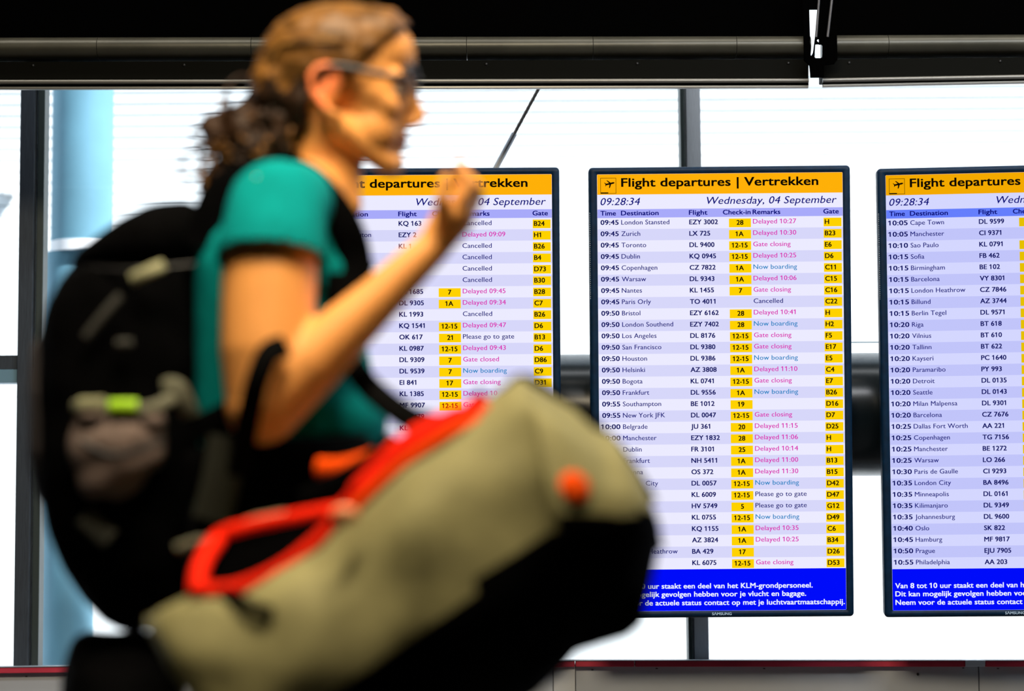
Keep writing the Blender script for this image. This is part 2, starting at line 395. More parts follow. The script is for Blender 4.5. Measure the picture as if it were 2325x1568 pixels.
def cable(pb, pt, pm, label):
    """pb foot, pt top, pm upper end of the sleeve"""
    root = thing('suspension_cable', label, 'cable', pb, 'suspension cables')
    d = (pt - pb).normalized(); x, y = frame_of(d); L = (pt - pm).length; n = 90
    for s in range(6):
        bm = bmesh.new(); pts = []
        for k in range(n + 1):
            t = k / n; an = s * pi / 3 + t * L / .055 * 2 * pi
            pts.append(pm + d * (t * L) + x * (.0026 * cos(an)) + y * (.0026 * sin(an)))
        tube(bm, pts, .0019, 6); bake(bm, 'strand', STEEL, root, True)
    bm = bmesh.new(); tube(bm, [pb, pm], .0072, 10); bake(bm, 'sleeve', SLV, root)
    bm = bmesh.new(); ell(bm, pb, V((.014, 0, 0)), V((0, .012, 0)), V((0, 0, .014)), 14, 8); bake(bm, 'anchor_eye', DRK, root, True)
top = P(1262, 132, 5.70); 
pb = P(1225 - 1.9 * 53, 205 + 330, 5.70); pb = P(1222 - (600 - 203) * .541, 600, 5.70)
pmid = P(1222 - (303 - 203) * .541, 303, 5.70); dd = (pmid - pb)
ptop = pmid + (pmid - P(1222 - (400 - 203) * .541, 400, 5.70)).normalized() * .75
ptop = pmid + (ptop - pmid) * ((2.9 - pmid.z) / (ptop.z - pmid.z))
foot = P(1222 - (790 - 203) * .541, 790, 5.75)
cable(foot, ptop, pmid, 'slanting steel cable above the leftmost monitor')

sh_ = V((P(3000, 600, 5.7).x - P(1100, 600, 5.7).x, 0, 0))
cable(foot + sh_, ptop + sh_, pmid + sh_, 'slanting steel cable right of the monitors, outside the photo')
# ================================================================== MONITORS
INK = emit('ink_navy', (6, 10, 120)); INKB = emit('ink_black', (14, 10, 4)); INKK = emit('ink_dark_blue_black', (8, 12, 95))
MAG = emit('ink_magenta', (218, 14, 176)); CYN = emit('ink_cyan', (10, 130, 196)); WHT = emit('ink_white', (236, 240, 255))
GREYI = emit('maker_grey', (165, 185, 200), .9)
fontjobs = []
def text(s, x, base, cap, m, bold=0.0, shear=0.0, x1=None, sx=1.0, align='L'):
    fontjobs.append(dict(s=s, x=x, b=base, cap=cap, m=m, bold=bold, shear=shear, x1=x1, sx=sx, align=align))
    return len(fontjobs) - 1
CAPH = [None]
def build_fonts():
    cd = {}
    H = bpy.data.curves.new('f', 'FONT'); H.body = 'H'; ho = bpy.data.objects.new('f', H); C.objects.link(ho)
    todo = [(t_, 0, j['shear']) for j in fontjobs for t_ in [j['s']] + flags(j['s'])]
    for key in todo:
        if key in cd: continue
        d = bpy.data.curves.new('f', 'FONT'); d.body = key[0]; d.shear = key[2]; d.resolution_u = 3; d.fill_mode = 'FRONT'
        d.space_character = 1.02
        o = bpy.data.objects.new('f', d); C.objects.link(o); cd[key] = o
    dg = bpy.context.evaluated_depsgraph_get(); dg.update()
    hm = bpy.data.meshes.new_from_object(ho.evaluated_get(dg)); CAPH[0] = max(v.co.y for v in hm.vertices); bpy.data.objects.remove(ho)
    out = {}
    for k, o in cd.items():
        me = bpy.data.meshes.new_from_object(o.evaluated_get(dg))
        vs = [v.co.copy() for v in me.vertices]; fs = [tuple(p.vertices) for p in me.polygons]
        out[k] = (vs, fs, min(v.x for v in vs) if vs else 0, max(v.x for v in vs) if vs else 0)
        bpy.data.objects.remove(o); bpy.data.meshes.remove(me)
    return out
def flags(s):                    # prefixes that end in the numeral one, which gets its slanting flag
    return [s[:i + 1] for i, c in enumerate(s) if c == '1']
def place_text(bm, jid, FT, mi):
    j = fontjobs[jid]; vs, fs, x0, x1 = FT[(j['s'], 0, j['shear'])]
    k = j['cap'] / CAPH[0]
    sx = k * j['sx'] if j['x1'] is None else (j['x1'] - j['x']) / (x1 - x0)
    off = j['x'] - (x0 * sx if j['align'] == 'L' else (x0 + x1) / 2 * sx)
    w_ = j['bold']
    for (ox, oy) in ([(-w_, -w_ * .5), (w_, -w_ * .5), (-w_, w_ * .5), (w_, w_ * .5)] + ([(0, 0)] if w_ > .5 else [])) if w_ > .2 else [(-w_, 0), (w_, 0)]:
        bv = [bm.verts.new((off + v.x * sx + ox, j['b'] - v.y * k + oy, 0)) for v in vs]
        for f in fs:
            try: bm.faces.new([bv[i] for i in f]).material_index = mi
            except ValueError: pass
    c_ = CAPH[0]
    for pre in flags(j['s']):
        xr = FT[(pre, 0, j['shear'])][3] - c_ * .05
        q = [(xr, c_), (xr - c_ * .06, c_), (xr - c_ * .36, c_ * .80), (xr - c_ * .31, c_ * .70), (xr, c_ * .86)]
        bm.faces.new([bm.verts.new((off + x * sx + (w_ if i in (0, 4) else -w_ * .3), j['b'] - y * k + (w_ * .6 if i > 2 else -w_ * .4), 0)) for i, (x, y) in enumerate(q)]).material_index = mi

# local frame of a monitor: photograph pixels of the middle one, origin at its centre
CX, CY, SL = 1637.75, 889.5, -0.0085
def L(px, py): # measured pixel -> upright local pixel
    dx, dy = px - CX, py - CY
    return dx + SL * dy, dy - SL * dx
HW, HH = 297, 512
SX0, SX1 = -277.5, 279.5       # lit screen
SY0, SY1 = -496.3, 496.5
R1 = L(1362, 494.4)[1]; RP = 25.79
XT, XD, XF, XB0, XB1, XR, XG0, XG1, XGT = [L(q, 600)[0] for q in (1365.0, 1411.8, 1566.5, 1656.3, 1706.3, 1711, 1871, 1911.6, 1874)]
D_, G_, N_, C_, P_, GC = 'Delayed ', 'Gate closing', 'Now boarding', 'Cancelled', 'Please go to gate', 'Gate closed'
rows2 = [('09:45', 'London Stansted', 'EZY 3002', '28', D_ + '10:27', 'H'), ('09:45', 'Zurich', 'LX 725', '1A', D_ + '10:30', 'B23'),
 ('09:45', 'Toronto', 'DL 9400', '12-15', G_, 'E6'), ('09:45', 'Dublin', 'KQ 0945', '12-15', D_ + '10:25', 'D6'),
 ('09:45', 'Copenhagen', 'CZ 7822', '1A', N_, 'C11'), ('09:45', 'Warsaw', 'DL 9343', '1A', D_ + '10:06', 'C15'),
 ('09:45', 'Nantes', 'KL 1455', '7', G_, 'C16'), ('09:45', 'Paris Orly', 'TO 4011', '', C_, 'C22'),
 ('09:50', 'Bristol', 'EZY 6162', '28', D_ + '10:41', 'H'), ('09:50', 'London Southend', 'EZY 7402', '28', N_, 'H2'),
 ('09:50', 'Los Angeles', 'DL 8176', '12-15', G_, 'F5'), ('09:50', 'San Francisco', 'DL 9380', '12-15', G_, 'E17'),
 ('09:50', 'Houston', 'DL 9386', '12-15', N_, 'E5'), ('09:50', 'Helsinki', 'AZ 3808', '1A', D_ + '11:10', 'C4'),
 ('09:50', 'Bogota', 'KL 0741', '12-15', G_, 'E7'), ('09:50', 'Frankfurt', 'DL 9556', '1A', N_, 'B26'),
 ('09:55', 'Southampton', 'BE 1012', '19', '', 'D16'), ('09:55', 'New York JFK', 'DL 0047', '12-15', G_, 'D7'),
 ('10:00', 'Belgrade', 'JU 361', '20', D_ + '11:15', 'D25'), ('10:00', 'Manchester', 'EZY 1832', '28', D_ + '11:06', 'H'),
 ('', 'Dublin', 'FR 3101', '25', D_ + '10:14', 'H'), ('', 'Frankfurt', 'NH 5411', '1A', D_ + '11:00', 'B13'),
 ('', 'Vienna', 'OS 372', '1A', D_ + '11:30', 'B15'), ('', '     City', 'DL 0057', '12-15', N_, 'D42'),
 ('', '', 'KL 6009', '12-15', P_, 'D47'), ('', '', 'HV 5749', '5', P_, 'G12'),
 ('', '', 'KL 0755', '12-15', N_, 'D49'), ('', '', 'KQ 1155', '1A', D_ + '10:35', 'C6'),
 ('', '', 'AZ 3824', '1A', D_ + '10:25', 'B34'), ('', 'London Heathrow', 'BA 429', '17', '', 'D26'),
 ('', '', 'KL 6075', '12-15', G_, 'D53')]
rows1 = [('', 'Florence', 'KQ 163', '', C_, 'B24'), ('', 'London Luton', 'EZY 2', '', D_ + '09:09', 'H1'), ('', 'Bremen', 'KL 1', '', C_, 'B26'),
 ('', 'Stockholm', '', '', C_, 'B4'), ('', '', '', '', C_, 'D73'), ('', '', '', '', C_, 'B30'),
 ('', '', 'KL 1685', '7', D_ + '09:45', 'B28'), ('', '', 'DL 9305', '1A', D_ + '09:34', 'C7'), ('', '', 'KL 1993', '', C_, 'B26'),
 ('', '', 'KQ 1541', '12-15', D_ + '09:47', 'D6'), ('', '', 'OK 617', '21', P_, 'B13'), ('', '', 'KL 0987', '12-15', D_ + '09:43', 'D6'),
 ('', '', 'DL 9309', '7', GC, 'D86'), ('', '', 'DL 9539', '7', N_, 'C9'), ('', '', 'EI 841', '17', G_, 'D31'),
 ('', '', 'KL 1385', '12-15', D_ + '10', ''), ('', '', 'MF 9907', '12-15', 'Gate', ''), ('', '', 'KL 0479', '', '', ''), ('', '', 'KL', '', '', '')] + [('', '', '', None, '', '')] * 12
t3 = '10:05 10:05 10:10 10:15 10:15 10:15 10:15 10:15 10:15 10:20 10:20 10:20 10:20 10:20 10:20 10:20 10:20 10:20 10:25 10:25 10:25 10:25 10:30 10:35 10:35 10:35 10:35 10:40 10:45 10:50 10:55'.split()
d3 = 'Cape Town,Manchester,Sao Paulo,Sofia,Birmingham,Barcelona,London Heathrow,Billund,Berlin Tegel,Riga,Vilnius,Tallinn,Kayseri,Paramaribo,Detroit,Seattle,Milan Malpensa,Barcelona,Dallas Fort Worth,Copenhagen,Manchester,Warsaw,Paris de Gaulle,London City,Minneapolis,Kilimanjaro,Johannesburg,Oslo,Hamburg,Prague,Philadelphia'.split(',')
f3 = 'DL 9599,CI 9371,KL 0791,FB 462,BE 102,VY 8301,CZ 7846,AZ 3744,DL 9571,BT 618,BT 610,BT 622,PC 1640,PY 993,DL 0135,DL 0143,DL 9301,CZ 7676,AA 221,TG 7156,BE 1272,LO 266,CI 9293,BA 8496,DL 0161,DL 9349,DL 9600,SK 822,MF 9817,EJU 7905,AA 203'.split(',')
rows3 = [(t3[i], d3[i], f3[i], '' if i == 1 else ' ', '', '') for i in range(31)]
BEZ = mat('navy_bezel', (.0006, .015, .042), .5, spec=.2, nscale=60, namt=.25)
BODYM = mat('monitor_back', (.01, .012, .015), .5)
def rect(bm, x0, x1, y0, y1, mi=0):
    v = [bm.verts.new(p) for p in ((x0, y1, 0), (x1, y1, 0), (x1, y0, 0), (x0, y0, 0))]
    bm.faces.new(v).material_index = mi
def rr(hw, hh, r_, n=6):
    out = []
    for (cx_, cy_, a0) in ((hw - r_, hh - r_, 0), (-hw + r_, hh - r_, 90), (-hw + r_, -hh + r_, 180), (hw - r_, -hh + r_, 270)):
        for k in range(n + 1):
            a = R(a0 + 90 * k / n); out.append((cx_ + r_ * cos(a), cy_ + r_ * sin(a)))
    return out
def make_monitor(label, cpx, cpy, Z, yaw, rows, tint, FT, jobs):
    s = Z / FPX                                            # metres per local pixel
    root = thing('departure_monitor', label, 'monitor', (0, 0, 0), 'departure monitors')
    d = fw + rt * ((cpx - 1162.5) / FPX) + up * ((784 - cpy) / FPX)
    root.location = CAM + d * Z
    q = Matrix.Rotation(yaw, 4, 'Z') @ Matrix.Rotation(R(90) + PITCH - .0, 4, 'X')
    root.rotation_euler = q.to_euler()
    # local frame: x right, y up, z toward the viewer
    def put(bm, name, m, z, parent, smooth=False):
        for v in bm.verts: v.co = V((v.co.x * s, -v.co.y * s, v.co.z + z))
        bmesh.ops.recalc_face_normals(bm, faces=bm.faces)
        if bm.faces and all(abs(v.co.z - z) < 1e-7 for v in bm.verts):
            for f in bm.faces:
                if f.normal.z < 0: f.normal_flip()
        me = bpy.data.meshes.new(name); bm.to_mesh(me); bm.free()
        if smooth:
            for p in me.polygons: p.use_smooth = True
        o_ = obj(name, me, m, parent)
        if 'lettering' in name: o_['kind'] = 'stuff'
        return o_
    # bezel: profile swept round the rounded rectangle
    prof = [(0, -.050, 9), (0, -.008, 9), (1.2, -.003, 8), (4, -.0003, 7), (9, .0008, 5), (15, -.0004, 3), (17.2, -.0025, 2), (17.6, -.012, 2)]
    bm = bmesh.new(); rings = []
    icx, icy = (SX0 + SX1) / 2, (SY0 + SY1) / 2
    for k, (ins, z, r_) in enumerate(prof):
        t = min(1, ins / 17.6)
        hw = HW - ins * ((HW - (SX1 - SX0) / 2) / 17.6); hh = HH - ins * ((HH - (SY1 - SY0) / 2) / 17.6)
        rings.append([bm.verts.new((x + icx * t, y + icy * t, z)) for x, y in rr(hw, hh, r_)])
    for a_, b_ in zip(rings, rings[1:]):
        n = len(a_)
        for k in range(n): bm.faces.new((a_[k], a_[(k + 1) % n], b_[(k + 1) % n], b_[k]))
    put(bm, 'bezel', BEZ, 0, root, True)
    bm = bmesh.new(); box(bm, -HW + 3, HW - 3, -HH + 3, HH - 3, -.055, -.012); put(bm, 'back_housing', BODYM, 0, root)
    bm = bmesh.new(); box(bm, -60, 60, -110, 110, -.085, -.055); put(bm, 'mounting_plate', BODYM, 0, root)
    def E(n, c):
        c2 = tuple(min(255, c[i] * tint[i]) for i in range(3)); return emit('%s_%d' % (n, int(tint[0] * 1000)), c2)
    pale, strip_, head, blue, org, yel = E('pale_row', (236, 235, 255)), E('lavender_row', (215, 215, 250)), E('header_lilac', (168, 170, 250) if tint[0] > .95 else (112, 138, 252)), emit('footer_blue', (0, 12, 250)), E('title_orange', (255, 176, 8) if tint[0] > .9 else (270, 185, 0)), E('box_yellow', (255, 210, 0))
    bm = bmesh.new(); rect(bm, SX0 - 1, SX1 + 1, SY0 - 1, SY1 + 1); scr = put(bm, 'screen', pale, -.0045, root)
    Z1, Z2, Z3 = -.0042, -.0039, -.0036
    yt1 = SY0 + 46
    bm = bmesh.new(); rect(bm, SX0, SX1, SY0, yt1); tb = put(bm, 'title_bar', org, Z1, root)
    bm = bmesh.new(); place_text(bm, jobs['title'], FT, 0); put(bm, 'title_lettering', INKB, Z2, tb)
    # pictogram: square outline, thick bar, take-off aeroplane
    bm = bmesh.new(); x0, y0 = L(1363.5, 403.5); w_ = 35.6
    for r_ in ((x0, x0 + w_, y0, y0 + .9), (x0, x0 + w_, y0 + w_ - .9, y0 + w_), (x0, x0 + .9, y0, y0 + w_), (x0 + w_ - .9, x0 + w_, y0, y0 + w_), (x0, x0 + w_ * .5, y0 + w_ - 2.8, y0 + w_)):
        rect(bm, *r_)
    def poly(pts, ox, oy, k, an):
        vs = []
        for (x, y) in pts:
            vs.append(bm.verts.new((ox + k * (x * cos(an) - y * sin(an)), oy + k * (x * sin(an) + y * cos(an)), 0)))
        bm.faces.new(vs)
    ox, oy, an = x0 + 21, y0 + 13.2, R(-12)
    poly([(-10, -1), (-8, -1.9), (8.5, -1.9), (11, -1), (11.4, 0), (11, .9), (8.5, 1.8), (-8, 1.8), (-10, .8)], ox, oy, 1.0, an)
    poly([(3.4, -1), (-.6, -1), (-5.6, -8.6), (-3.4, -8.6)], ox, oy, 1.0, an)
    poly([(3.4, 1), (-.6, 1), (-3.6, 9.2), (-1.2, 9.2)], ox, oy, 1.0, an)
    poly([(-7, -1), (-9.6, -1), (-12, -5), (-10.4, -5)], ox, oy, 1.0, an)
    poly([(-7, 1), (-9.6, 1), (-11, 3.6), (-9.6, 3.6)], ox, oy, 1.0, an)
    put(bm, 'take_off_pictogram', INKB, Z2, tb)
    bm = bmesh.new(); rect(bm, SX0, SX1, yt1, R1 - 19.4); db = put(bm, 'date_bar', pale, Z1, root)
    bm = bmesh.new()
    for j in jobs['date']: place_text(bm, j, FT, 0)
    put(bm, 'date_lettering', INK, Z2, db)
    bm = bmesh.new(); rect(bm, SX0, SX1, R1 - 19.4, R1); hb = put(bm, 'table_header', head, Z1, root)
    bm = bmesh.new()
    for j in jobs['head']: place_text(bm, j, FT, 0)
    put(bm, 'header_lettering', INK, Z2, hb)
    for i, row in enumerate(rows):
        y = R1 + i * RP
        bm = bmesh.new(); rect(bm, SX0, SX1, y, y + RP); tr = put(bm, 'table_row', strip_ if i % 2 else pale, Z1, root)
        js = jobs['rows'][i]
        bm = bmesh.new()
        for j, mi in js['txt']: place_text(bm, j, FT, mi)
        if bm.verts: put(bm, 'row_lettering', [INK, INKK, MAG, CYN], Z2, tr)
        else: bm.free()
        for kk, (xa, xb) in (('chk', (XB0, XB1)), ('gate', (XG0, XG1))):
            if js[kk] is not None:
                bm = bmesh.new(); rect(bm, xa, xb, y + 4, y + 23.8 if kk == 'chk' else y + 23.6)
                bx = put(bm, 'check_in_box' if kk == 'chk' else 'gate_box', yel, Z2, tr)
                if js[kk] >= 0:      # the numeral is printed on the box and moves with it
                    bm = bmesh.new(); place_text(bm, js[kk], FT, 0)
                    for v in bm.verts: v.co = V((v.co.x * s, -v.co.y * s, Z3))
                    b0 = bmesh.new(); b0.from_mesh(bx.data)
                    me2 = bpy.data.meshes.new('n'); 
                    for f in bm.faces:
                        f.material_index = 1
                        if f.normal.z < 0: pass
                    bm.to_mesh(me2); b0.from_mesh(me2); b0.to_mesh(bx.data); b0.free(); bm.free(); bpy.data.meshes.remove(me2)
                    bx.data.materials.append(INKB)
    yb = R1 + 31 * RP
    bm = bmesh.new(); rect(bm, SX0, SX1, yb, SY1); fb = put(bm, 'notice_bar', blue, Z1, root)
    bm = bmesh.new()
    for j in jobs['foot']: place_text(bm, j, FT, 0)
    put(bm, 'notice_lettering', WHT, Z2, fb)
    bm = bmesh.new(); place_text(bm, jobs['maker'], FT, 0); put(bm, 'maker_lettering', GREYI, .0012, root)
    bm = bmesh.new()
    for k in range(46): 
        y = L(1340, 483)[1] + k * 4.3; rect(bm, -HW + 1.6, -HW + 2.6, y, y + 1.7)
    o = put(bm, 'perforations', mat('pinhole_light', (.55, .6, .65), .4), -.0006, root); o['kind'] = 'stuff'  # pale dots stand in for light coming through the bezel holes
    return root
CAP = 10.5; BO = .42; TX = 1.0
def jobs_for(rows):
    J = {}
    x, y = L(1411.5, 423.2); x1 = L(1857.6, 419.5)[0]
    J['title'] = text('Flight departures | Vertrekken', x, y, 19.0, 0, .80, 0, x1)
    a, b = L(1364, 465.3); c = L(1453.8, 465)[0]; a2, b2 = L(1605.5, 462.8); c2 = L(1900, 461)[0]
    J['date'] = [text('09:28:34', a, b, 16.2, 0, .14, .22, c), text('Wednesday, 04 September', a2, b2, 16.2, 0, .14, .22, c2)]
    yb = R1 - 5.6
    J['head'] = [text(s_, L(xa, 488)[0], yb, 10.4, 0, BO, 0, L(xb, 488)[0]) for s_, xa, xb in (('Time', 1364, 1398.6), ('Destination', 1410.7, 1495.5), ('Flight', 1565, 1606.5), ('Check-in', 1642.1, 1704.4), ('Remarks', 1709.6, 1771.8), ('Gate', 1870, 1904.4))]
    J['rows'] = []
    for i, (t, dst, fl, chk, rem, gate) in enumerate(rows):
        y = R1 + i * RP; T = []
        if t: T.append((text(t, XT, y + 15.4, CAP, 0, .42, 0, XT + 40.4), 1))
        if dst.strip():
            if dst == '     City': T.append((text('City', L(1466.5, 1100)[0] , y + 15.4, CAP, 0, 0, 0, L(1494.5, 1100)[0]), 0))
            else: T.append((text(dst, XD, y + 15.4, CAP, 0, .15, 0, None, 1.04), 0))
        if fl: T.append((text(fl, XF, y + 16.2, CAP, 0, .40, 0, None, 1.05), 1))
        if rem:
            mi = 2 if rem[:2] in ('De', 'Ga') else 3 if rem[0] == 'N' else 0
            T.append((text(rem, XR, y + 15.8, CAP, 0, .15, 0, None, 1.09), mi))
        d = {'txt': T, 'chk': None, 'gate': None}
        if chk: d['chk'] = text(chk, (XB0 + XB1) / 2, y + 18.2, CAP, 0, BO, 0, None, 1.02, 'C') if chk != ' ' else -1
        if gate: d['gate'] = text(gate, XGT, y + 18.2, CAP, 0, BO, 0, None, 1.04)
        J['rows'].append(d)
    J['foot'] = [text(s_, L(1370.5, 1340)[0], L(1640, yy_)[1], 11.4, 0, .42, 0, L(xe, 1340)[0]) for s_, yy_, xe in
        (('Van 8 tot 10 uur staakt een deel van het KLM-grondpersoneel.', 1335, 1845), ('Dit kan mogelijk gevolgen hebben voor je vlucht en bagage.', 1353.6, 1830), ('Neem voor de actuele status contact op met je luchtvaartmaatschappij.', 1373, 1917.5))]
    J['maker'] = text('S\u039bMSUNG', L(1616.7, 1395)[0], L(1640, 1395.5)[1], 5.8, 0, .22, 0, L(1660.8, 1395)[0])
    return J
rows1 = [(a_, b_, c_, d_, e_, f_) for (a_, b_, c_, d_, e_, f_) in rows1]
J1, J2, J3 = jobs_for(rows1), jobs_for(rows2), jobs_for(rows3)
FT = build_fonts()
make_monitor('departures monitor partly hidden behind the walking woman, leftmost', 976.5, 893, 5.6, R(.6), rows1, (1.0, 1.0, 1.0), FT, J1)
make_monitor('fully lit departures monitor in the middle, above the red strip', CX, CY, 5.6, R(-.6), rows2, (1.001, 1.001, 1.0), FT, J2)
make_monitor('bluish departures monitor cut off by the right edge of the photo', 2299.5, 887.5, 5.575, R(-5.0), rows3, (.90, .915, 1.0), FT, J3)

# ================================================================== PERSON
YP = 3.25
def Q(px, py, dy=0.0): return P(px, py, YP + dy)
def pxm(n, dy=0.0): return n * (YP + dy) / FPX
ux, uz, uy = rt, up, V((0, 1, 0))
def E_(bm, px, py, dy, rx, ry, rz, rot=0, seg=24, ring=14):
    """ellipsoid: half sizes rx, ry in photograph px, rz in metres, turned by rot in the picture plane"""
    a = rt * cos(rot) + up * sin(rot); b = -rt * sin(rot) + up * cos(rot)
    ell(bm, Q(px, py, dy), a * pxm(rx, dy), uy * rz, b * pxm(ry, dy), seg, ring)
wom = thing('person', 'woman in teal t-shirt and glasses walking right, forearm raised, carrying a backpack', 'person', (Q(620, 1300).x, YP, 0))
bm = bmesh.new()
# head
E_(bm, 765, 172, 0, 172, 145, .074)
E_(bm, 862, 130, 0, 84, 92, .060)
E_(bm, 835, 235, 0, 98, 128, .058)
E_(bm, 872, 300, 0, 52, 74, .040)
for s_ in (-1, 1):
    cone(bm, Q(775, 290, s_ * .048), Q(880, 372, s_ * .018), .020, .016)
    E_(bm, 840, 300, s_ * .026, 66, 62, .030); E_(bm, 868, 248, s_ * .034, 42, 40, .020)                       # cheek
    cone(bm, Q(905, 178, s_ * .012), Q(898, 172, s_ * .045), .010, .009)  # brow ridge
    # ear: rim, bowl, lobe
    ear = [(770, 195), (768, 165), (748, 148), (722, 150), (704, 172), (708, 205), (728, 236), (752, 258), (768, 262)]
    pts = [Q(x, y, s_ * (.074 + .014 * sin(pi * i / 8))) for i, (x, y) in enumerate(ear)]
    chain(bm, pts, [.005] * 6 + [.0055, .007, .006])
    E_(bm, 742, 205, s_ * .072, 30, 50, .008, R(-18))
E_(bm, 893, 372, 0, 27, 27, .022)                                    # chin
chain(bm, [Q(926, 182), Q(938, 228), Q(951, 264)], [.0075, .009, .0105])   # nose
E_(bm, 936, 280, .009, 17, 11, .0075); E_(bm, 936, 280, -.009, 17, 11, .0075)
E_(bm, 912, 313, 0, 20, 8, .020, R(-8)); E_(bm, 908, 333, 0, 19, 10, .018, R(6))
# neck and torso
chain(bm, [Q(748, 290, 0), Q(742, 390, 0), Q(712, 500, 0)], [.050, .049, .056])
chain(bm, [Q(775, 330, -.02), Q(792, 470, -.012)], [.022, .018])
cone(bm, Q(700, 455, -.03), Q(640, 455, -.15), .055, .045); cone(bm, Q(700, 455, .03), Q(640, 455, .15), .055, .045)
E_(bm, 632, 610, 0, 172, 195, .150); E_(bm, 645, 860, 0, 165, 230, .128); E_(bm, 612, 1190, 0, 175, 190, .155)
# near (right) arm
sh, el, wr = Q(622, 475, -.185), Q(597, 925, -.235), Q(985, 558, -.215)
chain(bm, [sh, Q(612, 640, -.21), Q(602, 800, -.23), el], [.058, .0605, .056, .046])
chain(bm, [el, Q(700, 828, -.235), Q(860, 678, -.225), wr], [.047, .042, .030, .0225])
# far (left) arm: bent forward, hand on the bag strap
s2, e2, w2_ = Q(640, 478, .185), Q(700, 880, .22), Q(900, 1060, .10)
chain(bm, [s2, Q(665, 640, .20), e2, Q(800, 985, .17), w2_], [.052, .046, .040, .036, .024])
# hands
def hand(wr, palm_c, fingers, thumb, ax, rpx, nrm):
    chain(bm, [wr, palm_c], [.022, .026])
    for f in fingers: chain(bm, f, [.0095, .0088, .0080, .0068][:len(f)])
    chain(bm, thumb, [.011, .0095, .0080])
K = lambda x, y, d: Q(x, y, -.215 + d)
E_(bm, 1038, 492, -.215, 40, 58, .036, R(-25))
fing = []
for i, (dx, dy_) in enumerate(((0, 0), (4, 14), (2, 30), (-4, 46))):
    dd_ = -.030 + .020 * i
    if i == 0: f = [K(1050, 452, dd_), K(1064, 412, dd_), K(1052, 388, dd_ + .002), K(1041, 369, dd_ + .004)]
    elif i == 1: f = [K(1058, 458, dd_), K(1082, 424, dd_), K(1060, 402, dd_), K(1034, 410, dd_)]
    elif i == 2: f = [K(1060, 470, dd_), K(1084, 440, dd_), K(1062, 418, dd_), K(1036, 430, dd_)]
    else: f = [K(1058, 486, dd_), K(1078, 458, dd_), K(1058, 438, dd_), K(1036, 450, dd_)]
    fing.append(f)
hand(wr, K(1020, 505, 0), fing, [K(1010, 505, -.025), K(1003, 455, -.040), K(1012, 405, -.040)], 0, 0, 0)
E_(bm, 945, 1075, .08, 45, 36, .020, R(-20))
fing = [[Q(955 + 8 * i, 1060 + 14 * i, .085), Q(988 + 6 * i, 1062 + 14 * i, .075), Q(1000 + 4 * i, 1082 + 14 * i, .060), Q(985 + 4 * i, 1098 + 13 * i, .050)] for i in range(4)]
hand(w2_, Q(930, 1070, .09), fing, [Q(925, 1055, .075), Q(950, 1035, .062), Q(975, 1040, .052)], 0, 0, 0)
# legs and feet down to the floor, mid-stride
gx = Q(612, 1300).x
def leg(s_, knee, ankle, toe):
    hip = V((gx, YP + s_ * .085, .93))
    chain(bm, [hip, V((gx + knee[0], YP + s_ * .09, knee[1])), V((gx + ankle[0], YP + s_ * .09, ankle[1]))], [.092, .056, .038])
    cone(bm, V((gx + ankle[0], YP + s_ * .09, ankle[1])), V((gx + toe[0], YP + s_ * .09, toe[1])), .034, .024)
leg(-1, (.12, .50), (.26, .10), (.42, .05)); leg(1, (-.02, .50), (-.26, .13), (-.13, .04))
bm = remeshed(bm, .0036, 3)
lips = Q(922, 322)
for f in bm.faces:
    c = f.calc_center_median(); f.material_index = 0
    dd_ = c - lips
    if abs(dd_.y) < .022 and abs(dd_.z) < .0095 and abs(dd_.x) < .018: f.material_index = 1
    e_ = c - Q(738, 205, 0)
    if abs(e_.y) > .078 and abs(e_.x) < .026 and abs(e_.z) < .042: f.material_index = 2
bake(bm, 'body', [SKIN, LIP, EARSKIN], wom, True)

# face details
WHITE = mat('eye_white', (.45, .38, .32), .5, spec=.2); IRIS = mat('iris_brown', (.05, .03, .015), .2)
for s_ in (-1, 1):
    bm = bmesh.new(); ell(bm, Q(900, 206, s_ * .031), rt * .0125, uy * .0125, up * .0125, 20, 12); e = bake(bm, 'eye', WHITE, wom, True)
    bm = bmesh.new(); ell(bm, Q(918, 208, s_ * .032), rt * .0028, uy * .0056, up * .0056, 16, 8); bake(bm, 'iris', IRIS, e, True)
    bm = bmesh.new(); tube(bm, smoothpath([Q(936, 166, s_ * .012), Q(934, 156, s_ * .030), Q(912, 158, s_ * .050)], 5), [.003] * 10 + [.0015], 8); bake(bm, 'eyebrow', HAIRD, wom, True)
    bm = bmesh.new(); tube(bm, smoothpath([Q(916, 192, s_ * .020), Q(922, 190, s_ * .032), Q(908, 193, s_ * .046)], 5), .002, 6); bake(bm, 'eyelashes', HAIRD, e, True)
